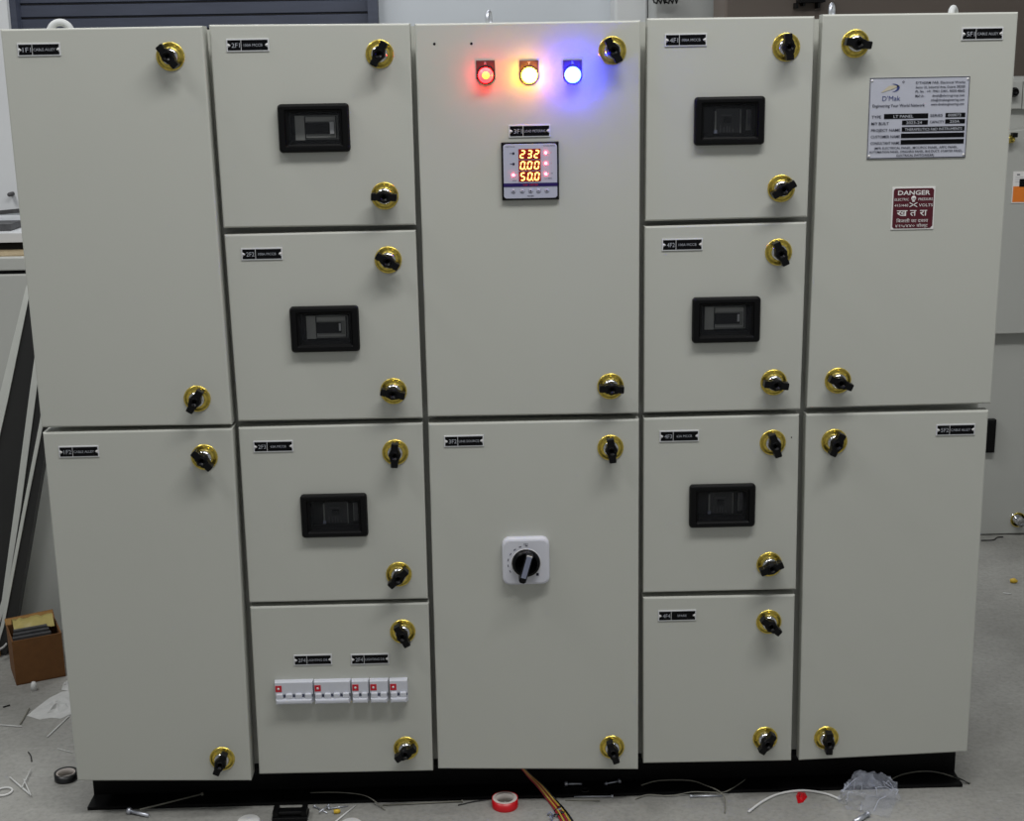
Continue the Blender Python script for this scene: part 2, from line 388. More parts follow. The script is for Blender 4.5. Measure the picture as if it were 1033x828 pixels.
# viewing windows with the breaker fronts behind them
def window(n):
    px, py, kind = WIN[n]; y0 = YC[int(n[0])-1]; q = onY(px, py, y0-.010); x, z = q.x, q.z
    yf = y0-.012
    fr = MB()
    def rr(w, h, r, k=4):
        out = []
        for cx_, cz_, a0 in ((w/2-r, -h/2+r, -90), (w/2-r, h/2-r, 0), (-w/2+r, h/2-r, 90), (-w/2+r, -h/2+r, 180)):
            for i in range(k+1):
                a = math.radians(a0+90*i/k); out.append((x+cx_+r*math.cos(a), z+cz_+r*math.sin(a)))
        return out
    rings = [(WW, WH, .006, y0-.0005), (WW, WH, .006, yf+.004), (WW-.004, WH-.004, .005, yf+.0008), (WW-.008, WH-.008, .004, yf),
             (IW+.012, IH+.012, .003, yf), (IW+.008, IH+.008, .002, yf+.003), (IW+.003, IH+.003, .0015, yf+.004), (IW, IH, .001, y0+.018)]
    vs = []; fs = []; k = 20
    for w, h, r, yy in rings: vs += [(p[0], yy, p[1]) for p in rr(w, h, r)]
    for a in range(len(rings)-1):
        for i in range(k):
            j = (i+1) % k; fs.append((a*k+i, a*k+j, (a+1)*k+j, (a+1)*k+i))
    fr.add(vs, fs, BLACK)
    o = fr.build('viewing_window', panel)
    g = MB(); g.box(x-IW/2-.001, x+IW/2+.001, yf+.0050, yf+.0062, z-IH/2-.001, z+IH/2+.001, PANE); g.build('pane', o)
    m = MB(); ym = y0+.019
    if kind[0] == 'a':
        m.box(x-IW/2, x+IW/2, ym, yb-.0005, z-IH/2, z+IH/2, BLACK)
        u = lambda a, b_, c_, d_, dep, mt: m.box(x+a, x+b_, ym-dep, ym, z+c_, z+d_, mt)
        u(-.034, .038, -.020, .020, .002, GREYMOD); u(-.034, -.018, -.0205, .0195, .004, GREYLT)
        u(-.016, .034, -.0165, .0175, .005, GREYLT); u(-.0145, .0325, -.0135, .0105, .0058, GREYMOD)
        m.box(x-.0165, x+.0265, ym-.0075, ym, z-.0105, z+.0085, KNOBB)
        u(-.0175, -.0165, -.018, .018, .006, BLACK); u(.034, .0352, -.018, .018, .006, BLACK)
        if kind == 'a': u(.0245, .0315, -.0105, .0095, .0085, ALU)
        else: u(.0225, .0258, -.0065, .0065, .0085, ALU)
    else:
        m.box(x-IW/2, x+IW/2, ym, yb-.0005, z-IH/2, z+IH/2, KNOBB)
        m.box(x-.019, x+.022, ym-.005, ym, z-.021, z+.019, DARKMOD)
        m.box(x-.0215, x-.0190, ym-.006, ym, z-.021, z+.016, GREYMOD); m.box(x-.0225, x-.0175, ym-.007, ym, z-.021, z-.0155, STRIPE)
        m.box(x+.0215, x+.0228, ym-.006, ym, z-.021, z+.018, GREYMOD)
        m.box(x+.032, x+.040, ym-.004, ym, z-.017, z+.017, DKSTR); m.box(x+.0320, x+.0330, ym-.005, ym, z-.017, z+.017, GREYMOD)
        for i, xx in enumerate((-.0125, -.0065, -.001, .003, .009)): m.box(x+xx, x+xx+.0014, ym-.006, ym, z-.019, z-.019+(.012, .008, .0105, .009, .005)[i], DKSTR)
        m.box(x-.010, x+.008, ym-.0055, ym, z+.008, z+.0095, DKSTR); m.box(x-.006, x+.006, ym-.010, ym-.005, z-.004, z+.005, KNOBB)
    m.build('breaker_front', o)
for n in WIN: window(n)

# quarter-turn locks: shared meshes, one set per lock
def lock_meshes():
    e = MB(); e.lathe_y([(.0232, 0), (.0232, -.0016), (.0222, -.0026), (.0205, -.0026), (.0200, -.0018), (.0130, -.0018), (.0126, -.0040), (.0118, -.0045)], GOLD, 36)
    for i in range(14):     # small embossed marks round the rim
        a = 2*PI*(i+.5)/14; T = Matrix.Rotation(a, 4, 'Y'); 
        if i % 4 != 1: e.box(.0148, .0182, -.0026, -.0015, -.0009, .0009, GOLD, T=T)
    h = MB(); h.lathe_y([(.0138, 0), (.0138, -.007), (.0128, -.0105), (.0105, -.0120), (.0080, -.0125)], CHROME, 28)
    w = MB(); 
    w.lathe_y([(.0105, -.008), (.0115, -.020), (.0105, -.027), (.0070, -.029)], KNOBB, 8)
    for sx in (1, -1):
        prof = [(0, -.0090), (.0085, -.0078), (.0125, -.0058), (.0135, -.0064), (.0205, -.0062), (.0215, -.0046), (.0215, .0046), (.0205, .0062), (.0135, .0064), (.0125, .0058), (.0085, .0078), (0, .0090)]
        if sx < 0: prof = [(-p[0], -p[1]) for p in prof]
        w.prism_y(prof, -.0285, -.0125, .0012, KNOBB)
    out = []
    for mb, nm in ((e, 'escutcheon'), (h, 'barrel'), (w, 'wing')):
        o = mb.build(nm, origin=(0, 0, 0)); me = o.data; bpy.data.objects.remove(o); out.append(me)
    return out
LE, LH, LW = lock_meshes()
LOCKS = [(172, 57, 0, 128), (199, 402, 0, 60), (206.3, 461, 0, 133), (224.3, 765, 0, 65), (383, 54.5, 1, 61), (388.2, 197.5, 1, -3), (391.6, 262, 1, -31), (397, 394.3, 1, -12),
         (398.8, 456, 1, 87), (402.4, 579, 1, 43), (406.3, 636.8, 1, 117), (409.6, 754.5, 1, 31), (617.6, 51, 2, 118), (615.8, 389.5, 2, -4), (615.8, 451.3, 2, 96), (617.4, 753.3, 2, 108),
         (793, 47.5, 3, 96), (788, 190, 3, 30), (785.3, 254.2, 3, 115), (780.5, 385.5, 3, -7), (779.5, 446.2, 3, 107), (776, 569, 3, 21), (775.5, 627, 3, -40), (771.8, 744.5, 3, 56),
         (862.7, 44, 4, -10), (845.2, 383.8, 4, -23), (841.5, 445.3, 4, 65), (833.5, 744, 4, 90)]
for px, py, ci, ang in LOCKS:
    q = onY(px, py, YC[ci])
    o = bpy.data.objects.new('door_lock', LE); COL.objects.link(o); place(o, panel, q)
    for nm, me in (('lock_barrel', LH), ('wing_knob', LW)):
        c = bpy.data.objects.new(nm, me); COL.objects.link(c); place(c, o, q)
        if nm == 'wing_knob': c.rotation_euler = (0, -math.radians(ang), 0)

# pilot lamps
for px, py, lens, core, rc, rl, nm in ((490, 76, LRED, CRED, .0062, .0125, 'red'), (534, 76, LAMB, CAMB, .0105, .0132, 'amber'), (578, 75.5, LBLU, CBLU, .0105, .0135, 'blue')):
    y0 = YC[2]; q = onY(px, py, y0-.012)
    m = MB(); x, z = q.x, q.z
    m.bbox(x-.0155, x+.0155, y0-.0025, y0, z-.006, z+.0240, .0005, LEGEND)
    text(m, 'RYB'[('red', 'amber', 'blue').index(nm)], x, y0-.0028, z+.0195, .005, TXTG)
    m.lathe_y([(.0148, y0-.0026), (.0148, y0-.0052), (.0138, y0-.0062)], BLACK, 28, x, z)
    o = m.build('indicator_lamp', panel)
    l = MB(); l.lathe_y([(rl, y0-.006), (rl, y0-.0105), (rl*.95, y0-.0135), (rl*.8, y0-.0155), (rc*1.02, y0-.0165)], lens, 28, x, z)
    l.build('lens', o, label=nm+' glowing lens')
    k = MB(); k.lathe_y([(rc, y0-.0163), (rc*.92, y0-.0172), (rc*.5, y0-.0182), (.0004, y0-.0185)], core, 24, x, z); k.build('bulb_core', o)

# digital panel meter
y0 = YC[2]; q = onY(535, 172.6, y0-.006); MX, MZ = q.x, q.z; S = .0962
m = MB(); m.bbox(MX-S/2, MX+S/2, y0-.0065, y0, MZ-S/2, MZ+S/2, .0015, BLACK); meter = m.build('panel_meter', panel)
yf = y0-.0068
m = MB()
def rrect(w, h, r, cx_, cz_, k=4):
    out = []
    for ax, az, a0 in ((w/2-r, -h/2+r, -90), (w/2-r, h/2-r, 0), (-w/2+r, h/2-r, 90), (-w/2+r, -h/2+r, 180)):
        for i in range(k+1):
            a = math.radians(a0+90*i/k); out.append((cx_+ax+r*math.cos(a), cz_+az+r*math.sin(a)))
    return out
m.prism_y(rrect(.090, .090, .005, MX, MZ), yf-.0012, y0-.004, .0004, METERF)
m.build('face', meter)
ym = yf-.0014
band = MB(); band.box(MX-.0455, MX+.0455, ym-.0003, ym+.0008, MZ-.0255, MZ-.0195, NAVY)
text(band, 'VAF  METER', MX, ym-.0006, MZ-.0225, .0030, REDL, width=.026)
band.build('face_band', meter)
pr = MB()
text(pr, 'MECO G', MX-.0335, ym, MZ+.041, .0022, INK, width=.015); text(pr, 'POWER METER', MX+.032, ym, MZ+.0415, .0022, INK, width=.019)
for i, zz in enumerate((.030, .0125)):
    pr.lathe_y([(.0001, ym-.0002), (.0021, ym-.0002), (.0021, ym+.0005)], INK, 14, MX-.028, MZ+zz); pr.box(MX-.034, MX-.030, ym-.0002, ym, MZ+zz-.0004, MZ+zz+.0004, INK)
text(pr, 'kWh', MX-.027, ym, MZ-.015, .0024, INK); text(pr, 'x1000', MX+.030, ym, MZ-.0125, .0022, INK, width=.012)
text(pr, 'V', MX+.035, ym, MZ+.030, .0022, REDL); text(pr, 'A', MX+.035, ym, MZ+.0125, .0022, REDL); text(pr, 'Hz', MX+.036, ym, MZ-.004, .0022, INK)
text(pr, 'METER', MX, ym, MZ-.0415, .0028, INK, width=.011)
pr.build('printing', meter)
for i, xx in enumerate((-.029, -.014, .0, .0135, .0275)):
    k = MB(); k.lathe_y([(.0001, ym-.0006), (.0036, ym-.0006), (.0040, ym)], METERF, 16, MX+xx, MZ-.0325)
    T = Matrix.Translation((MX+xx, ym-.0002, MZ-.0325)); k.torus(.0034, .0005, INK, T, 16, 4)
    k.box(MX+xx-.0016, MX+xx+.0016, ym-.0009, ym-.0005, MZ-.0329, MZ-.0321, INK)
    if i % 2 == 0: k.box(MX+xx-.0004, MX+xx+.0004, ym-.0009, ym-.0005, MZ-.0342, MZ-.0308, INK)
    k.build('button', meter)
SEG = {'0': 'abcdef', '2': 'abged', '3': 'abgcd', '5': 'afgcd'}
def digit(mb, ch, x, z, w, h, y):
    t = .0018; s = .12
    hb = lambda zc: mb.add([(x-w/2+t*.6+s*(zc-z), y, zc-t/2), (x+w/2-t*.6+s*(zc-z), y, zc-t/2), (x+w/2-t*.6+s*(zc-z), y, zc+t/2), (x-w/2+t*.6+s*(zc-z), y, zc+t/2)], [(0, 1, 2, 3)], DIG)
    def vb(xc, za, zb): mb.add([(xc-t/2+s*(za-z), y, za), (xc+t/2+s*(za-z), y, za), (xc+t/2+s*(zb-z), y, zb), (xc-t/2+s*(zb-z), y, zb)], [(0, 1, 2, 3)], DIG)
    g = t*.5
    for c_ in SEG[ch]:
        if c_ == 'a': hb(z+h/2)
        if c_ == 'g': hb(z)
        if c_ == 'd': hb(z-h/2)
        if c_ == 'b': vb(x+w/2, z+g, z+h/2-g*.3)
        if c_ == 'c': vb(x+w/2, z-h/2+g*.3, z-g)
        if c_ == 'f': vb(x-w/2, z+g, z+h/2-g*.3)
        if c_ == 'e': vb(x-w/2, z-h/2+g*.3, z-g)
for row, (st, dot) in enumerate((('232', None), ('000', 0), ('500', 1))):
    zc = MZ+(.0285, .0100, -.0085)[row]; xc = MX-.0010
    k = MB(); k.box(xc-.0185, xc+.0185, ym-.0004, ym+.0006, zc-.0085, zc+.0085, METW); dsp = k.build('display_window', meter)
    k = MB()
    for i, ch in enumerate(st): digit(k, ch, xc-.0118+i*.0118, zc-.0001, .0064, .0118, ym-.0007)
    if dot is not None: k.box(xc-.0118+dot*.0118+.0042, xc-.0118+dot*.0118+.0058, ym-.0008, ym-.0006, zc-.0072, zc-.0056, DIG)
    k.build('digits', dsp)
for xx, zz in ((.0262, .030), (.0262, .0125), (.0262, -.005), (-.0285, -.006)):
    k = MB(); k.lathe_y([(.0018, ym), (.0018, ym-.0010), (.0011, ym-.0014)], LED, 12, MX+xx, MZ+zz, cap=False)
    k.lathe_y([(.0011, ym-.0014), (.0002, ym-.0017)], LEDC, 12, MX+xx, MZ+zz); k.build('status_led', meter)

# selector switch
q = onY(530.6, 566, YC[2]-.010); SX, SZ = q.x, q.z; y0 = YC[2]
m = MB(); m.prism_y(rrect(.085, .088, .014, SX, SZ, 6), y0-.014, y0, .0045, WHITE); sw = m.build('selector_switch', panel)
k = MB(); yk = y0-.0143
for i in range(7):
    a = math.radians(88+i*20); rr_ = .0325
    T = Matrix.Translation((SX+rr_*math.cos(a), yk, SZ-.002+rr_*math.sin(a))) @ Matrix.Rotation(-(a-PI/2), 4, 'Y')
    k.box(-.0022, .0022, -.0002, .0004, -.0006, .0006, INK, T=T)
text(k, 'OFF', SX, yk, SZ+.0335, .0035, INK)
k.box(SX+.018, SX+.0225, yk-.0002, yk+.0004, SZ-.0265, SZ-.0215, INK)
k.torus(.0262, .0007, SIGNW, Matrix.Translation((SX, yk, SZ-.002)), 36, 6)
k.build('scale_marks', sw)
k = MB(); zc = SZ-.001
k.lathe_y([(.0255, y0-.0135), (.0250, y0-.021), (.0235, y0-.024), (.0200, y0-.025)], KNOBB, 40, SX, zc)
T = Matrix.Translation((SX, 0, zc)) @ Matrix.Rotation(math.radians(16), 4, 'Y')
k.prism_y([(-.0065, -.028), (-.0035, -.0315), (.0035, -.0315), (.0065, -.028), (.0065, .0225), (-.0065, .0225)], y0-.040, y0-.022, .0015, KNOBB, T)
k.box(-.0045, .0045, y0-.0405, y0-.0395, -.021, .0205, STRIPE, T); k.box(-.0050, .0050, y0-.0402, y0-.039, .0185, .0222, SIGNW, T)
k.build('rotary_knob', sw)

# row of miniature circuit breakers, each its own part
y0 = YC[1]
edges = [(277, 315.8, 4), (316.6, 353.6, 4), (354.6, 372, 2), (372.8, 391.8, 2), (392.8, 411.3, 2)]
for xa, xb, poles in edges:
    t = (xa+xb)/2
    pt = onY(t, 686.8-(t-277)*.0165, y0-.006); pb = onY(t, 709-(t-277)*.016, y0-.006)
    x0 = onY(xa, 697, y0-.012).x; x1 = onY(xb, 697, y0-.012).x; zt_, zb_ = pt.z, pb.z; hh = zt_-zb_
    m = MB(); m.bbox(x0, x1, y0-.006, y0, zb_, zt_, .001, WHITE2)
    m.bbox(x0+.0005, x1-.0005, y0-.0115, y0, zb_+hh*.42, zt_-.001, .0012, WHITE2)
    m.box(x0+.001, x1-.001, y0-.0075, y0-.006, zb_+hh*.28, zb_+hh*.44, BRKSH)
    o = m.build('circuit_breaker', panel)
    k = MB(); k.bbox(x0+.0015, x0+.0130, y0-.0121, y0-.0112, zt_-hh*.44, zt_-hh*.16, .0002, REDL)
    k.lathe_y([(.0001, y0-.0124), (.0022, y0-.0124), (.0022, y0-.012)], SIGNW, 10, x0+.0072, zt_-hh*.30); k.build('rating_label', o)
    k = MB(); n = poles; pw = (x1-x0)/n
    k.bbox(x0+.002, x1-.002, y0-.019, y0-.006, zb_+hh*.05, zb_+hh*.27, .003, WHITE2); k.build('toggle_bar', o)
    for i in range(n):
        k = MB(); xc = x0+pw*(i+.5); k.prism_y(rrect(pw*.70, hh*.24, .0022, xc, zb_+hh*.37, 3), y0-.0165, y0-.006, .0015, WHITE2); k.build('toggle', o)

# rating plate
y0 = YC[4]
cA = [onY(*p, y0) for p in ((878, 78.5), (978.5, 77), (973.2, 158.6), (874, 160.2))]
RX = sum(p.x for p in cA)/4; RZ = sum(p.z for p in cA)/4
RW = ((cA[1].x-cA[0].x)+(cA[2].x-cA[3].x))/2; RH = ((cA[0].z-cA[3].z)+(cA[1].z-cA[2].z))/2
m = MB(); m.bbox(RX-RW/2, RX+RW/2, y0-.0013, y0, RZ-RH/2, RZ+RH/2, .0004, PLATE)
yp = y0-.0016
U = lambda u: RX-RW/2+u*RW
V = lambda v: RZ+RH/2-v*RH
def bar(u0, u1, v0, v1, mt=BARB): m.box(U(u0), U(u1), yp-.0002, yp+.0002, V(v1), V(v0), mt)
e = .008
for bx in ((0, 1, 0, e), (0, 1, 1-e*1.2, 1), (0, e*.7, 0, 1), (1-e*.7, 1, 0, 1)): bar(*bx, mt=INK)
bar(.155, .60, .445, .507); bar(.34, .60, .528, .585); bar(.775, .975, .445, .500); bar(.775, .975, .522, .578)
bar(.34, .975, .610, .668); bar(.335, .975, .690, .748); bar(.335, .975, .770, .828)
def tx(s, u0, u1, v, hgt, mt=INK, bold=.012): text(m, s, U((u0+u1)/2), yp-.0005, V(v), hgt*RH, mt, width=(u1-u0)*RW, bold=bold)
tx('TYPE', .03, .125, .480, .036); tx('M/Y BUILT', .03, .205, .562, .036); tx('PROJECT NAME', .03, .325, .645, .034); tx('CUSTOMER NAME', .03, .325, .725, .034); tx('CONSULTANT NAME', .03, .325, .805, .034)
tx('SERIES', .62, .745, .472, .034); tx('CAPACITY', .62, .765, .552, .034)
tx('LT PANEL', .25, .45, .477, .036, TXTG); tx('2023-24', .38, .54, .557, .036, TXTG); tx('000073', .80, .93, .472, .036, TXTG); tx('250A', .82, .92, .550, .036, TXTG); tx('THERAPEUTICS R&D INSTRUMENTS', .37, .95, .640, .034, TXTG)
tx('(MFR ELECTRICAL PANEL, MCC/PCC PANEL, APFC PANEL,', .07, .92, .868, .028); tx('AUTOMATION PANEL, SYNCHRO PANEL, BUS DUCT, STARTER PANEL,', .02, .97, .915, .028); tx('ELECTRICAL SWITCHGEAR)', .30, .68, .962, .028)
for i, (s, u0) in enumerate((("D'THERM FAB, Electrical Works", .46), ('Sector 22, Industrial Area, Gujarat 382028', .46), ('Ph. No. : +91 79901 22401, 98250 48602', .46), ('Mail Us :', .46), ('info@dmakengineering.com', .62), ('www.dmakengineering.com', .62))):
    v = (.068, .122, .174, .228, .282, .334)[i]
    tx(s, u0, .955 if i != 3 else .555, v, .030)
tx('dmak@electrogroup.com', .63, .955, .228, .030)
tx('Engineering Your World Network', .035, .56, .342, .036); tx("D'Mak", .13, .31, .252, .060, INKB, 0)
# crescent emblem with a pale swoosh
N = 18; vs = []; fs = []
for i in range(N):
    a = math.radians(110-i*215/(N-1)); t = math.sin(PI*i/(N-1))
    for rr_, off in ((.048, 0), (.048-.016*t, -.004)):
        vs.append((U(.235+off)+rr_*1.15*RW*math.cos(a)*1.15, yp-.0004, V(.125)+rr_*RW*.82*math.sin(a)))
for i in range(N-1): fs.append((2*i, 2*i+1, 2*i+3, 2*i+2))
m.add(vs, fs, INKB)
m.add([(U(.11), yp-.0004, V(.185)), (U(.19), yp-.0004, V(.10)), (U(.31), yp-.0004, V(.095)), (U(.24), yp-.0004, V(.135))], [(0, 1, 2, 3)], CREAM)
m.torus(.0016, .0003, INK, Matrix.Translation((U(.335), yp-.0003, V(.055))), 14, 4)
for u, v in ((.02, .035), (.98, .03), (.02, .965), (.98, .965)): m.lathe_y([(.0001, yp-.0012), (.0015, yp-.001), (.0022, yp)], SIGNW, 10, U(u), V(v))
m.build('rating_plate', panel)

# danger plate
cA = [onY(*p, y0) for p in ((901.5, 189), (942, 188), (940.6, 231), (899.3, 231.7))]
DX = sum(p.x for p in cA)/4; DZ = sum(p.z for p in cA)/4; DW = .0735; DH = ((cA[0].z-cA[3].z)+(cA[1].z-cA[2].z))/2
m = MB(); m.bbox(DX-DW/2, DX+DW/2, y0-.0013, y0, DZ-DH/2, DZ+DH/2, .0003, SIGNW)
e = .0022
m.add([(x_, y0-.0017, z_) for x_, z_ in ((DX-DW/2+e+.003, DZ-DH/2+e), (DX+DW/2-e-.004, DZ-DH/2+e), (DX+DW/2-e, DZ-DH/2+e+.004), (DX+DW/2-e, DZ+DH/2-e-.003), (DX+DW/2-e-.003, DZ+DH/2-e), (DX-DW/2+e+.003, DZ+DH/2-e), (DX-DW/2+e, DZ+DH/2-e-.003), (DX-DW/2+e, DZ-DH/2+e+.003))], [tuple(range(8))], MAROON)
yd = y0-.0021
def dt(s, u0, u1, v, hgt, bold=0): text(m, s, DX+DW*((u0+u1)/2-.5), yd, DZ+DH*(.5-v), hgt*DH, SIGNW, width=(u1-u0)*DW, bold=bold)
dt('DANGER', .13, .88, .130, .105, .02); dt('ELECTRIC', .06, .39, .285, .062); dt('PRESSURE', .61, .95, .285, .062); dt('415/440', .06, .38, .425, .062); dt('VOLTS', .63, .95, .425, .070)
m.lathe_y([(.0001, yd-.0004), (.0038, yd-.0003), (.0042, yd)], SIGNW, 16, DX, DZ+DH*(.5-.265)); m.box(DX-.0022, DX+.0022, yd-.0002, yd, DZ+DH*(.5-.345), DZ+DH*(.5-.28), SIGNW)
for sx in (-.0015, .0015): m.lathe_y([(.0001, yd-.0006), (.0010, yd-.0006)], MAROON, 8, DX+sx, DZ+DH*(.5-.262))
for a in (28, -28): m.box(-.0075, .0075, yd-.0002, yd+.0001, -.0007, .0007, SIGNW, Matrix.Translation((DX, 0, DZ+DH*(.5-.415))) @ Matrix.Rotation(math.radians(a), 4, 'Y'))
dt('\u0916', .12, .37, .60, .15, .01); dt('\u0924', .43, .58, .60, .15, .01); dt('\u0930\u093e', .66, .83, .60, .15, .01)
dt('\u093f\u092c\u091c\u0932\u0940 \u0915\u093e \u0926\u092c\u093e\u0935', .12, .86, .79, .075); dt('\u096a\u0967\u096b/\u096a\u096a\u0966 \u0935\u094b\u0932\u094d\u091f', .10, .86, .905, .068)
m.build('danger_plate', panel)

# lifting eyes on the roof
for px, pyt, y, rr_, r0, mt, tw in ((60, 18.8, .10, .0175, .0062, PILLM, 8), (493, 10, .12, .0130, .0035, STEEL, 78), (839.5, 2.5, .10, .0125, .0032, STEEL, 65), (962, 4.8, .10, .0150, .0055, PILLM, 58)):
    q = onY(px, pyt, y); zc = q.z-rr_-r0
    if zc-rr_-r0 > ZTOP-.004: zc = ZTOP-.004+rr_+r0-.001
    m = MB(); m.torus(rr_, r0, mt, Matrix.Translation((q.x, y, zc)) @ Matrix.Rotation(math.radians(tw), 4, 'Z'))
    if zc-rr_ > ZTOP-.004-r0*.5: m.tube([(q.x, y, ZTOP-.006), (q.x, y, zc-rr_)], r0, mt)
    m.build('lifting_eye', panel)

# ------------------------------------------------------------------ things behind, left
bench = empty('steel_workbench', (-1.5, 1.6, 0), label='grey steel bench cabinet behind the left end of the panel', category='workbench')
zt_ = onY(10, 260, 1.30).z; zlo = onY(10, 273, 1.30).z; xr = onY(60, 270, 1.3).x
yback = onZ(10, 247, zt_).y
m = MB(); m.bbox(-2.6, xr, 1.30, 2.3, zlo, zt_, .003, PAINT2); m.build('top_rim', bench)
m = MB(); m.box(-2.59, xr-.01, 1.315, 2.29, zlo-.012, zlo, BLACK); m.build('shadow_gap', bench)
m = MB(); m.bbox(-2.6, xr, 1.302, 2.29, 0.0, zlo-.010, .004, PAINT2); m.build('cabinet_body', bench)
m = MB(); m.box(-2.4, xr-.02, 1.33, yback+.1, zt_, zt_+.003, TAN)
m.build('cardboard_sheet', label='flat tan board lying on top of the grey bench cabinet', category='board')
zb2 = zt_+.0035
xm = onY(22, 240, 1.5).x+.03
m = MB(); za = onY(10, 243, 1.45).z; m.box(-2.3, xm, 1.45, 1.9, zb2, zb2+.02, BLACK); m.build('support_batten', label='dark batten under the white sheets on the bench', category='batten')
m = MB(); m.box(-2.3, xm, 1.44, 1.95, zb2+.0205, zb2+.045, SHEET); m.build('white_board', label='thick white board lying flat on the dark batten', category='board')
zc = zb2+.046
m = MB(); q0 = onY(-20, 240, 1.5); m.box(q0.x, onY(12, 240, 1.5).x, 1.5, 1.6, zc, zc+.018, DKSTR); m.build('metal_offcut', label='small dark metal offcut between the flat and the upright white sheets', category='offcut')
m = MB(); pz = [onY(-60, 250, 1.62), onY(26, 214, 1.62), onY(1, -60, 1.75), onY(-60, -60, 1.75)]
zl = zc+.019
pz[0] = Vector((pz[0].x, 1.62, max(pz[0].z, zl))); 
m.add([p for p in pz]+[p+Vector((0, .02, 0)) for p in pz], [(0, 1, 2, 3), (7, 6, 5, 4), (0, 4, 5, 1), (1, 5, 6, 2), (2, 6, 7, 3), (3, 7, 4, 0)], SHEET)
q = onY(10.5, 196, 1.61); m.lathe_y([(.0001, q.y-.01), (.006, q.y-.01), (.006, q.y+.03)], DKSTR, 10, q.x, q.z)
m.add([p-Vector((0, .0006, 0)) for p in (pz[0], pz[1], pz[1]+Vector((0, 0, .012)), pz[0]+Vector((0, 0, .012)))], [(0, 1, 2, 3)], DKSTR)
m.build('white_sheet', label='large white sheet with a small dark hole, standing on the bench', category='sheet')
def slab(name, polypx, y, th, mt, parent=None, **k):
    m = MB(); P = [onY(px, py, y) for px, py in polypx]
    P = [Vector((p.x, p.y, max(p.z, 0.0))) for p in P]
    n = len(P); m.add(P+[p+Vector((0, th, 0)) for p in P], [tuple(range(n)), tuple(reversed(range(n, 2*n)))]+[(i, i+n, (i+1) % n+n, (i+1) % n) for i in range(n)], mt)
    return m.build(name, parent, **k)
def leaner(label, edge, face, y, org):
    o = empty('leaning_panel', org, label=label, category='steel panel', group='steel panels leaning behind the left end')
    slab('folded_edge', edge, y, .015, STRIP, o); slab('panel_face', face, y+.004, .03, SHADEF, o)
leaner('leaning steel panel with wide shaded face, farthest left of the three', [(-24, 500), (-14, 500), (8.5, 400), (29, 300), (27.5, 286), (26, 290), (0, 396)],
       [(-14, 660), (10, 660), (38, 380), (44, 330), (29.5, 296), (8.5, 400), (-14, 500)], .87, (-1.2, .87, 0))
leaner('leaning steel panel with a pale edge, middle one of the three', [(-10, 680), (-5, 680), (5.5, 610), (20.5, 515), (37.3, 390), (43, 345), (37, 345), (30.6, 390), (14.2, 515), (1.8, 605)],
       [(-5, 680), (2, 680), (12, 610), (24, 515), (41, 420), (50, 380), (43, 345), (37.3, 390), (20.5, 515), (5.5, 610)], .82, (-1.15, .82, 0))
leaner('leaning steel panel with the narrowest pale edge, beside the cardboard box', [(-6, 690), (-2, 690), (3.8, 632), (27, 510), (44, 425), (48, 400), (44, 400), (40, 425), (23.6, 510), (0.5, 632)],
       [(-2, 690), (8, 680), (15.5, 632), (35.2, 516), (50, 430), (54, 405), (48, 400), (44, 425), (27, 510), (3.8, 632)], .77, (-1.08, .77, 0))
slab('pale_sheet', [(-5, 672), (110, 660), (110, 350), (30, 350)], .92, .012, SHEETG, label='pale grey flat sheet standing behind the cardboard box', category='sheet')

# cardboard box and what is in it
A = onZ(16.7, 691.6); B = onZ(66.5, 682); ux = (B-A).normalized(); uy = Vector((-ux.y, ux.x, 0)); wbox = (B-A).length
A2 = onY(11.6, 647.4, A.y)
hb_ = max(.05, A2.z); dp = .11
def bx(m, a0, a1, b0, b1, z0, z1, mt):
    c = [A+ux*a+uy*b for a, b in ((a0, b0), (a1, b0), (a1, b1), (a0, b1))]
    m.add([(p.x, p.y, z0) for p in c]+[(p.x, p.y, z1) for p in c], [(0, 3, 2, 1), (4, 5, 6, 7), (0, 1, 5, 4), (1, 2, 6, 5), (2, 3, 7, 6), (3, 0, 4, 7)], mt)
box = empty('cardboard_box', A+ux*wbox/2+uy*dp/2, label='small open brown cardboard box on the floor left of the panel', category='box')
m = MB(); t = .003
bx(m, 0, wbox, 0, t, 0, hb_, CARD); bx(m, 0, wbox, dp-t, dp, 0, hb_, CARD); bx(m, 0, t, t, dp-t, 0, hb_, CARD); bx(m, wbox-t, wbox, t, dp-t, 0, hb_, CARD); bx(m, 0, wbox, 0, dp, 0, .003, CARD)
m.build('carton', box)
m = MB(); c0 = A+uy*dp; c1 = c0+ux*wbox
m.add([(c0.x, c0.y, hb_-.005), (c1.x, c1.y, hb_-.005), (c1.x+uy.x*.03, c1.y+uy.y*.03, hb_+.008), (c0.x+uy.x*.03, c0.y+uy.y*.03, hb_+.004)], [(0, 1, 2, 3)], CARDL)
m.add([(p[0], p[1]+.003, p[2]) for p in m.v], [(3, 2, 1, 0)], CARD); m.build('flap', box)
m = MB()
for i in range(3):
    a0 = .004+i*.003; bx(m, a0, wbox*.80-i*.002, .008+i*.014, .018+i*.014, .004, hb_+.004+i*.0035, DKSTR)
m.build('plastic_strips', label='dark grey plastic strips standing in the cardboard box', category='plastic strips')
m = MB(); vs = []; fs = []; nx, ny = 12, 8
for j in range(ny):
    for i in range(nx):
        p = A+ux*(.012+(wbox-.020)*i/(nx-1))+uy*(.050+.055*j/(ny-1)); vs.append((p.x, p.y, hb_+.004+.016*math.sin(j/(ny-1)*PI)+random.uniform(-.004, .005)))
for j in range(ny-1):
    for i in range(nx-1): fs.append((j*nx+i, j*nx+i+1, (j+1)*nx+i+1, (j+1)*nx+i))
m.add(vs, fs, FILM, True); m.build('plastic_film', label='crumpled yellowish plastic film stuffed in the cardboard box', category='plastic film')
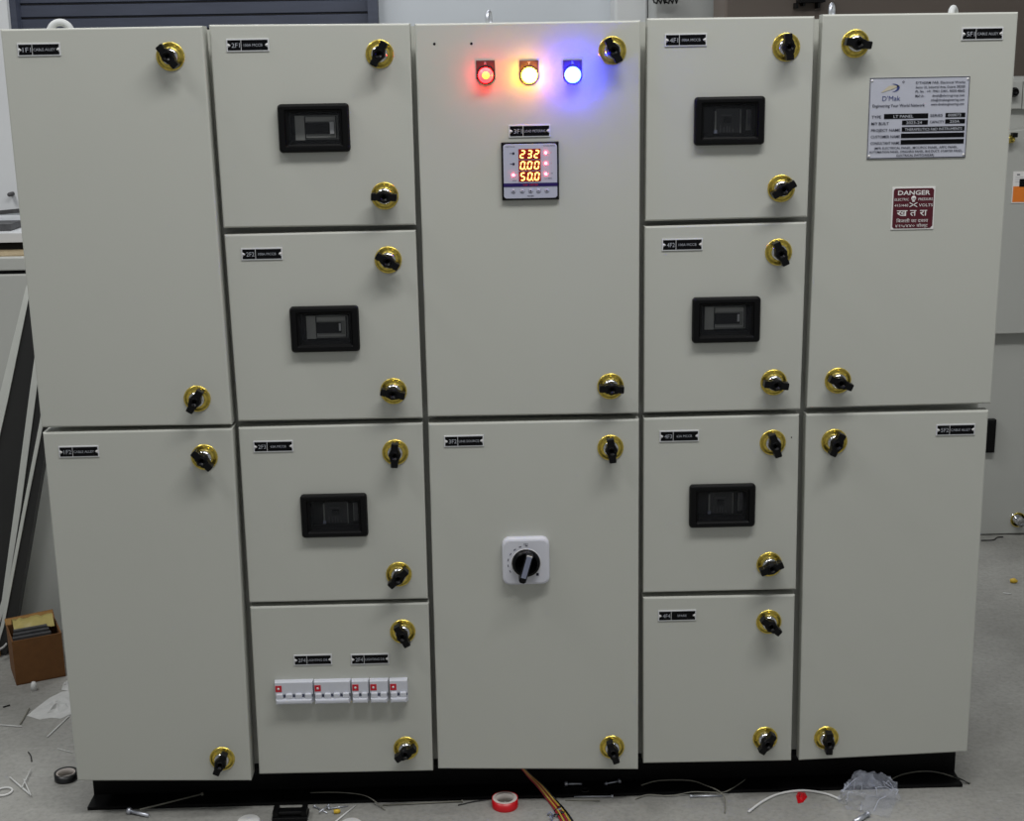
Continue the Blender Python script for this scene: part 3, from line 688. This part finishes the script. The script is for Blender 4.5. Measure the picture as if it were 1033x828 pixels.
# floor litter on the left
m = MB(); p = onZ(-10, 664); q = onZ(6, 655); m.bbox(p.x, q.x, p.y, p.y+.05, 0, .022, .003, CARDL); m.build('wood_offcut', label='tan offcut block on the floor at the left edge beside the box', category='offcut')
def line(pxs, zc, r, mt, sub=4, **k):
    P = [onZ(a, b_, zc) if not isinstance(zc, list) else onZ(a, b_, zc[i]) for i, (a, b_) in enumerate(pxs)]
    out = []
    for i in range(len(P)-1):
        p0, p1, p2, p3 = P[max(i-1, 0)], P[i], P[i+1], P[min(i+2, len(P)-1)]
        for s_ in range(sub):
            t = s_/sub; out.append(.5*((2*p1)+(p2-p0)*t+(2*p0-5*p1+4*p2-p3)*t*t+(3*p1-p0-3*p2+p3)*t**3))
    out.append(P[-1]); m = MB(); m.tube(out, r, mt, 8); return m
def litter(name, pxs, r, mt, label, cat, zc=None, group=None, sub=4):
    z = r+.0003 if zc is None else zc
    m = line(pxs, z, r, mt, sub)
    o = m.build(name, label=label, category=cat)
    if group: o['group'] = group
    return o
litter('white_hose', [(-6, 616), (3, 627), (7.5, 640), (6, 650), (-2, 656)], .0025, NYLON, 'thin white hose curling out beside the cardboard box', 'hose', zc=.03)
G = 'cable tie offcuts on the floor'
litter('cable_tie', [(10, 784), (30, 801)], .0018, NYLON, 'thick white cable tie offcut crossing two others near the lower left corner', 'cable tie', group=G, sub=1)
litter('cable_tie', [(22, 794), (31, 776)], .0012, NYLON, 'thin cable tie offcut pointing up in the lower left cluster', 'cable tie', zc=.0055, group=G, sub=1)
litter('cable_tie', [(24, 786), (31, 802)], .0012, NYLON, 'thin cable tie offcut pointing down in the lower left cluster', 'cable tie', zc=.0058, group=G, sub=1)
litter('cable_tie', [(0, 731), (22, 732.8)], .0013, NYLON, 'straight white cable tie offcut reaching in from the left edge', 'cable tie', group=G, sub=1)
litter('cable_tie', [(48, 743), (70, 722)], .0016, NYLON, 'white cable tie offcut slanting below the crumpled paper', 'cable tie', group=G, sub=1)
litter('cable_tie', [(58, 755), (73, 759)], .0009, NYLON, 'fine short cable tie offcut beside the lower left door', 'cable tie', group=G, sub=1)
litter('plastic_stick', [(20.5, 730), (29.5, 714.5)], .0020, WIREG, 'grey plastic stick lying left of the crumpled paper', 'stick', sub=1)
litter('wire_offcut', [(28.5, 758.5), (31, 762), (32, 768)], .0012, WIREK, 'short black wire offcut on the floor left of the panel', 'wire')
litter('dark_chip', [(3, 713), (10, 711)], .0016, WIREK, 'small dark chip on the floor near the left edge', 'chip', sub=1)
m = MB(); p = onZ(4, 799.5); m.torus(.0155, .0022, NYLON, Matrix.Translation(p+Vector((0, 0, .0024))) @ Matrix.Rotation(PI/2, 4, 'X'), 24, 8); m.build('plastic_ring', label='white plastic ring on the floor at the left edge', category='ring')
m = MB(); p = onZ(34.5, 696); m.tube([p+Vector((0, 0, 0)), p+Vector((0, 0, .012)), p+Vector((0, 0, .02))], [.0075, .007, .004], NYLON, 12); m.build('plastic_plug', label='little white plastic plug standing just in front of the cardboard box', category='cap')
def crumple(pxpoly, h, mt, name, label, cat, n=14, seed=1):
    random.seed(seed); P = [onZ(*p) for p in pxpoly]; c = sum(P, Vector())/len(P)
    vs = [(c.x, c.y, h)]; fs = []; k = len(P); rings = 5
    for r in range(1, rings+1):
        for i in range(k):
            t = r/rings; p = c.lerp(P[i], t); z = max(.0004, h*(1-t)*random.uniform(.3, 1.3)) if r < rings else .0006
            vs.append((p.x, p.y, z))
    for i in range(k): fs.append((0, 1+i, 1+(i+1) % k))
    for r in range(rings-1):
        for i in range(k):
            a, b_ = 1+r*k+i, 1+r*k+(i+1) % k; fs.append((a, a+k, b_+k, b_))
    m = MB(); m.add(vs, fs, mt); return m.build(name, label=label, category=cat)
crumple([(27, 722), (38, 713), (50, 704), (62, 698), (76, 696), (80, 706), (78, 717), (70, 721), (61, 725), (52, 724), (40, 726)], .012, PAPER, 'crumpled_paper', 'crumpled white paper on the floor partly under the left column', 'paper')
crumple([(62, 696), (64, 689), (70, 685), (76, 688), (76, 695), (69, 697)], .016, PAPER, 'paper_scrap', 'small white scrap beyond the crumpled paper', 'paper', seed=3)
def tape_roll(px, py, ro, ri, h, mt, tilt, label):
    p = onZ(px, py); o = empty('tape_roll', p, label=label, category='tape roll')
    T = Matrix.Translation(p) @ Matrix.Rotation(tilt[0], 4, 'X') @ Matrix.Rotation(tilt[1], 4, 'Y') @ Matrix.Translation((0, 0, .0003)) @ Matrix.Rotation(PI/2, 4, 'X')
    m = MB(); m.lathe_y([(ro, 0), (ro, -h), (ro-.0012, -h-.0006)], mt, 36, T=T @ Matrix.Scale(-1, 4, (0, 1, 0)) if False else T, cap=False); m.lathe_y([(ro-.0012, -h-.0006), (ri+.002, -h-.0006)], CORE if mt is TAPER else TAPEB, 36, T=T, cap=False)
    m.lathe_y([(ro, 0), (ri+.002, 0)], mt, 36, T=T, cap=False)
    for q_ in m.v: pass
    m.build('tape', o)
    m = MB(); m.lathe_y([(ri+.002, 0), (ri+.002, -h-.0012), (ri, -h-.0012), (ri, 0), (ri+.002, 0)], CORE, 36, T=T, cap=False); m.build('core', o)
tape_roll(509.5, 813, .0245, .0165, -.018, TAPER, (0, 0), 'roll of red insulating tape lying flat in front of the panel')
tape_roll(67, 785.5, .0225, .0165, -.015, TAPEB, (0, 0), 'roll of black insulating tape on the floor at the left foot of the panel')

# hardware along the base
def bolt(name, pa, pb, z, rs, rh, lh, mt, label, cat, group=None, nut=False):
    a = onZ(*pa, z+rh); b_ = onZ(*pb, z+rs+.0003); d = (b_-a).normalized()
    m = MB(); m.tube([a, a+d*lh], rh, mt, 6); m.tube([a+d*lh*.9, b_], rs, mt, 10)
    if nut: m.tube([a+(b_-a)*.85, a+(b_-a)*.93], rh*.9, mt, 6)
    o = m.build(name, label=label, category=cat)
    if group: o['group'] = group
ZF = .0066
bolt('hex_bolt', (569.5, 790.5), (587, 790.5), ZF, .0022, .0052, .006, STEEL, 'short hex bolt with a bright head on the base flange beside the wire bundle', 'bolt', 'bolts on the base flange')
bolt('hex_bolt', (626, 787.5), (610, 790.5), ZF, .0018, .0045, .004, STEEL, 'small hex bolt with a nut, right of the bright-headed bolt', 'bolt', 'bolts on the base flange', nut=True)
bolt('long_screw', (618.5, 803), (579, 803.5), 0.0, .0014, .0030, .004, STEEL, 'long thin screw lying just in front of the base under the middle column', 'screw', 'screws in front of the base')
bolt('long_screw', (605, 807.5), (570, 807), 0.0, .0010, .0016, .002, WIREG, 'thin dull screw just in front of the long bright one', 'screw', 'screws in front of the base')
bolt('long_screw', (696, 803), (729, 802.5), 0.0, .0018, .0032, .004, STEEL, 'bluish screw lying in front of the fourth column', 'screw', 'screws in front of the base')
bolt('long_screw', (467, 808), (386, 812), 0.0, .0014, .0028, .003, WIREG, 'very long dull screw lying in front of the second and third columns', 'screw', 'screws in front of the base')
bolt('long_screw', (205, 800.5), (141, 816.5), ZF, .0016, .0032, .004, WIREG, 'long dull screw slanting across the base flange under the left column', 'screw', 'screws in front of the base')
bolt('anchor_bolt', (129, 817.5), (150, 822.5), 0.0, .0035, .0065, .006, STEEL, 'grey anchor bolt on the floor at the left end of the base', 'bolt')
bolt('anchor_bolt', (876, 820.5), (862, 829), 0.0, .0045, .0058, .004, STEEL, 'blue-grey anchor bolt on the floor below the plastic bag', 'bolt')
m = MB(); p = onZ(590, 797.5, ZF); m.torus(.0075, .0014, WIREK, Matrix.Translation(p+Vector((0, 0, .0016))) @ Matrix.Rotation(PI/2, 4, 'X'), 20, 6); m.build('washer', label='dark washer on the base flange behind the long bright screw', category='washer')
litter('wire_offcut', [(313, 799.5), (339, 799), (364, 801.3), (376, 806.5), (388.5, 817)], .0010, WIREG, 'thin grey wire arching from the base flange onto the floor below the breaker row', 'wire', zc=[.012, .016, .014, .009, .0015])
litter('wire_offcut', [(647, 792), (664, 787.3), (695, 787), (712, 792), (726, 798.5), (731.5, 807), (731, 820)], .0012, WIREG, 'looped grey wire on the base in front of the fourth column, ending on the floor', 'wire', zc=[.009, .012, .014, .014, .012, .008, .0016])
litter('wire_offcut', [(641, 806), (653, 801.5), (676, 802.5), (697.6, 798.8), (715, 799), (730, 799), (742, 793), (752, 786)], .0010, WIREG, 'wavy grey wire crossing below the looped one near the fourth column', 'wire', zc=[.0015, .004, .003, .008, .009, .009, .010, .012])
litter('wire_offcut', [(897, 787), (910.5, 781), (930.7, 777.8), (951, 780), (979, 790)], .0011, WIREG, 'thin wire bowed over the right end of the base flange', 'wire', zc=[.011, .013, .014, .012, .0015])
litter('wire_offcut', [(978, 790.5), (970, 786), (962, 783)], .0012, WIREK, 'short black wire at the right end of the base', 'wire', zc=[.0015, .009, .010])
litter('white_tube', [(755, 819), (769, 808.5), (786.5, 800.5), (810, 797.3), (833, 800.5), (848, 806.5)], .0024, NYLON, 'curved white plastic tube on the floor beside the plastic bag', 'tube', zc=.0028)
litter('wire_offcut', [(494, 806), (478, 808.5), (462, 812)], .0012, WIREK, 'short black wire left of the red tape roll', 'wire')
crumple([(803, 803), (805, 799), (812, 799.5), (814.5, 804), (810, 809.5), (805, 810.5)], .008, TAPER, 'red_scrap', 'small crumpled red scrap of tape under the white tube', 'scrap', seed=5)
m = MB(); p = onZ(340, 820.5); m.tube([p+Vector((-.006, 0, .004)), p+Vector((.001, .001, .004)), p+Vector((.006, .002, .004))], [.004, .0045, .003], YEL, 10); m.build('yellow_terminal', label='small yellow terminal cap on the floor left of the long screw', category='terminal')
for i, (a, b_, lab) in enumerate((((317, 813), (330, 820), 'small zinc screw nearest the black clip'), ((332, 812), (322, 819), 'small zinc screw crossing the one nearest the black clip'), ((331, 815.5), (351, 813), 'small zinc screw pointing right behind the yellow terminal'))):
    bolt('small_screw', a, b_, .0002+.004*(i == 1), .0012, .003, .003, STEEL, lab, 'screw', 'small screws on the floor below the breaker door')
litter('plastic_stick', [(359, 812), (338, 829)], .0016, NYLON, 'thin white plastic stick beside the yellow terminal', 'stick', sub=1)
# black cable clip, two white discs at the lower edge
m = MB(); p = onZ(293, 826); a = .033
m.bbox(p.x-a, p.x+a, p.y-.012, p.y+.022, 0, .008, .002, BLACK); m.bbox(p.x-a*.9, p.x+a*.9, p.y-.004, p.y+.014, .008, .016, .003, BLACK)
for s_ in (-1, 1): m.box(p.x+s_*a*.8-.005, p.x+s_*a*.8+.005, p.y-.008, p.y+.018, .008, .019, BLACK)
m.build('cable_clip', label='black plastic cable clip on the floor below the second column', category='clip')
for px, py, r, lab in ((251, 829.5, .021, 'white plastic disc left of the black cable clip, cut by the lower edge'), (354, 833, .021, 'white plastic disc right of the black cable clip, cut by the lower edge')):
    p = onZ(px, py); m = MB(); m.lathe_y([(r, 0), (r, .004), (r*.85, .0065), (.0002, .007)], NYLON, 28, T=Matrix.Translation(p+Vector((0, 0, .0002))) @ Matrix.Rotation(PI/2, 4, 'X'))
    m.build('plastic_disc', label=lab, category='disc', group='white plastic discs')
# wire bundle hanging from under the middle column
wb = empty('wire_bundle', onZ(573, 830), label='bundle of red, yellow and black wires trailing from under the middle column', category='wires')
pts = [(527, 774, .045, 'y'), (536, 784, .040, 'y'), (546, 793.5, .026, 'y'), (556, 806, .004, 'z'), (565, 817, .004, 'z'), (573, 830, .004, 'z'), (583, 850, .004, 'z')]
for i, mt in enumerate((WIRER, WIREY, WIRER, WIREY, WIREK)):
    P = []
    for k, (a, b_, v, kd) in enumerate(pts):
        s_ = (i-2)*(.6+k*.55)
        p = onY(a+s_, b_, v) if kd == 'y' else onZ(a+s_*.9, b_, .0035+.0018*(i % 2)); P.append(p)
    out = []
    for k in range(len(P)-1):
        p0, p1, p2, p3 = P[max(k-1, 0)], P[k], P[k+1], P[min(k+2, len(P)-1)]
        for s_ in range(4):
            t = s_/4; out.append(.5*((2*p1)+(p2-p0)*t+(2*p0-5*p1+4*p2-p3)*t*t+(3*p1-p0-3*p2+p3)*t**3))
    m = MB(); m.tube(out+[P[-1]], .0017, mt, 8); m.build('wire', wb, label={WIRER: 'red wire', WIREY: 'yellow wire', WIREK: 'black wire'}[mt])
m = MB(); p = onZ(561, 820)
for i in range(9):
    a = random.uniform(0, 6.28); c = p+Vector((random.uniform(-.008, .008), random.uniform(-.018, .014), 0))
    m.tube([c+Vector((0, 0, .003)), c+Vector((.008*math.cos(a), .008*math.sin(a), .007)), c+Vector((.012*math.cos(a+.6), .012*math.sin(a+.6), .003))], .0018, WIREK if i % 3 else STRIPE, 6)
m.build('wire_tangle', label='small dark tangle of wire beside the wire bundle', category='wire tangle')
# plastic bag
random.seed(11)
P = onZ(874, 811); m = MB(); vs = []; fs = []; nu, nv = 30, 14
prof = {}
for j in range(nv):
    v = j/(nv-1)*PI*.5
    for i in range(nu):
        a = 2*PI*i/nu; rr_ = 1+.16*math.sin(3*a+1)+.10*math.sin(7*a)+random.uniform(-.07, .07)
        hh = .052*math.sin(v)*(1+.25*math.sin(4*a))+random.uniform(-.006, .006)*(j < nv-1)
        vs.append((P.x+.052*rr_*math.cos(a)*math.cos(v)**.7, P.y+.027*rr_*math.sin(a)*math.cos(v)**.7, max(.0006, hh)))
for j in range(nv-1):
    for i in range(nu): fs.append((j*nu+i, j*nu+(i+1) % nu, (j+1)*nu+(i+1) % nu, (j+1)*nu+i))
m.add(vs, fs, BAG)
q = [onZ(*p_) for p_ in ((893, 797), (906, 797), (903, 812), (897, 826), (880, 822), (866, 818))]
m.add([(p_.x, p_.y, .0012+.003*(i % 2)) for i, p_ in enumerate(q)]+[(P.x, P.y, .018)], [(i, (i+1) % 6, 6) for i in range(5)], BAG)
for i in range(16):
    a = random.uniform(0, 6.28); v0 = random.uniform(.05, .8); k = int(v0*nv/1.6)*nu+int(a/6.283*nu)
    path = [Vector(vs[min(len(vs)-1, k+d_*(nu+(1 if i % 2 else 0)))])+Vector((0, -.0008, .0008)) for d_ in range(4) if k+d_*(nu+1) < len(vs)]
    if len(path) > 1: m.tube(path, .0006, BAGGLINT, 5)  # thin pale tubes stand in for highlights on the creases
m.build('plastic_bag', label='crumpled clear plastic bag on the floor in front of the right column', category='plastic bag')

# ------------------------------------------------------------------ things behind, right: a second panel
YR = 1.49
cab = empty('back_cabinet', (1.9, 1.7, 0), label='second grey electrical cabinet standing behind the right end of the panel', category='cabinet')
xl = onY(960, 300, YR).x; ztop = onY(1020, 80.5, YR).z; zs = onY(1015, 333, YR).z
m = MB(); m.box(xl, 3.0, YR, 2.2, .012, ztop, PAINT2); m.build('cabinet_body', cab)
m = MB(); m.bbox(xl+.006, 2.9, YR-.018, YR-.0005, .003, zs-.006, .003, PAINT2); m.build('lower_door', cab)
z2 = onY(1012, 133, YR-.05).z
m = MB(); zr = onY(1033, 122, YR-.05).z; xe = onY(1033, 122, YR-.05).x
m.prism_y([(xl+.006, zs), (2.9, zs), (2.9, z2+(zr-z2)*((2.9-xe)/(xe-xl)+1)*.6), (xl+.006, z2-.01)], YR-.055, YR-.0005, .003, PAINT2); m.build('upper_door', cab)
m = MB(); m.bbox(xl+.006, onY(1031.5, 95, YR-.02).x, YR-.02, YR-.0005, onY(1020, 110, YR-.02).z, ztop-.003, .002, PAINT2); m.build('small_door', cab)
m = MB(); m.box(onY(1032, 95, YR-.02).x, 2.9, YR-.02, YR-.0005, onY(1020, 110, YR-.02).z, ztop-.003, PAINT2); m.build('small_door', cab)
m = MB(); q = onY(1023.5, 93, YR-.04); m.lathe_y([(.012, YR-.02), (.013, YR-.04), (.009, YR-.048)], KNOBB, 18, q.x, q.z); m.box(q.x-.02, q.x+.006, YR-.045, YR-.03, q.z-.006, q.z+.01, KNOBB); m.build('wing_knob', cab)
q = onY(1020.5, 139, YR-.07)
m = MB(); m.lathe_y([(.013, YR-.055), (.013, YR-.060), (.010, YR-.062)], GOLD, 20, q.x-.006, q.z-.004); o = m.build('door_lock', cab)
m = MB(); m.lathe_y([(.009, YR-.058), (.009, YR-.085), (.006, YR-.088)], GOLD, 16, q.x-.004, q.z-.004); m.build('lock_barrel', o)
m = MB(); m.box(q.x-.004, q.x+.009, YR-.090, YR-.072, q.z+.002, q.z+.014, KNOBB); m.build('wing_knob', o)
q = onY(1001, 440, YR-.03)
m = MB(); x0, x1 = onY(993, 440, YR-.04).x, onY(1004.8, 440, YR-.04).x
m.bbox(x0, x1, YR-.040, YR-.018, onY(1001, 456, YR-.03).z, onY(1001, 423, YR-.03).z, .004, BLACK); m.build('handle', cab)
q = onY(1028, 525, YR-.03); m = MB(); m.lathe_y([(.022, YR-.018), (.022, YR-.022), (.013, YR-.023), (.013, YR-.05), (.007, YR-.056)], CHROME, 24, q.x, q.z); m.torus(.021, .0015, GOLD, Matrix.Translation((q.x, YR-.023, q.z)), 24, 6); m.build('door_lock', cab)
# orange and white notice
p0, p1 = onY(1022.5, 173, YR-.057), onY(1022.5, 205, YR-.057); m = MB(); wq = .12
m.box(p0.x, p0.x+wq, YR-.057, YR-.0552, p1.z, p0.z, SIGNW); zmid = onY(1022.5, 188, YR-.057).z
m.box(p0.x+.002, p0.x+wq-.002, YR-.0576, YR-.0568, p1.z+.003, zmid, ORANGE); m.box(p0.x+.018, p0.x+.05, YR-.0576, YR-.0568, zmid-.002, zmid+.02, BLACK)
m.box(p0.x+.010, p0.x+.018, YR-.0576, YR-.0568, p0.z-.010, p0.z-.007, INK)
for k in range(3): m.box(p0.x+.006, p0.x+.04, YR-.0576, YR-.0568, p0.z-.016-k*.006, p0.z-.015-k*.006, TXTG)
m.build('notice_label', cab)
m = MB(); m.box(xl+.01, 2.95, YR-.005, 2.2, 0, .0029, BASEB); m.build('base_channel', cab)
p = onZ(1023, 588); m = MB(); m.tube([p+Vector((-.010, .002, .006)), p+Vector((0, 0, .007)), p+Vector((.008, -.002, .005))], [.005, .007, .003], YEL, 10); m.build('yellow_plug', label='little yellow plastic plug on the floor in front of the back cabinet', category='cap')
litter('cable_tie', [(1012, 598), (1020, 599)], .0014, NYLON, 'short white cable tie offcut in front of the yellow plug at the right', 'cable tie', group=G, sub=1)
litter('wire_offcut', [(990, 545), (1002, 544.5), (1006, 542), (1012, 541.5)], .0018, WIREK, 'black wire lying along the foot of the back cabinet', 'wire')

# ------------------------------------------------------------------ light
def area(name, loc, tgt, sx, sy, power, col=(1, 1, 1)):
    l = bpy.data.lights.new(name, 'AREA'); l.shape = 'RECTANGLE'; l.size = sx; l.size_y = sy; l.energy = power; l.color = col
    o = bpy.data.objects.new(name, l); COL.objects.link(o); o.location = loc
    d = Vector(tgt)-Vector(loc); o.rotation_euler = d.to_track_quat('-Z', 'Y').to_euler()
area('ceiling_lamp_front', (.60, -1.2, 3.5), (.45, -.4, 0), 2.2, .35, 66, (1, 1, .99))
area('ceiling_lamp_left', (-1.9, -1.2, 3.5), (-1.2, -.5, 0), 1.2, .35, 13, (1, 1, .99))
area('fill_light_aisle', (-2.2, -.1, 3.5), (-1.3, .9, .3), 1.0, .35, 34, (1, 1, .99))  # added fill light to brighten the leaning panels and pale sheet
area('fill_light_back', (-.5, 2.9, 3.5), (-.5, 3.3, 0), 2.5, .35, 56, (.98, .99, 1))  # added fill light to brighten the back wall
w = bpy.data.worlds.new('world'); bpy.context.scene.world = w; w.use_nodes = True
w.node_tree.nodes['Background'].inputs['Color'].default_value = (.95, .98, 1, 1); w.node_tree.nodes['Background'].inputs['Strength'].default_value = .27
sc = bpy.context.scene
sc.view_settings.view_transform = 'Standard'; sc.view_settings.look = 'None'; sc.view_settings.gamma = 1; sc.view_settings.use_curve_mapping = False
sc.view_settings.exposure = 0
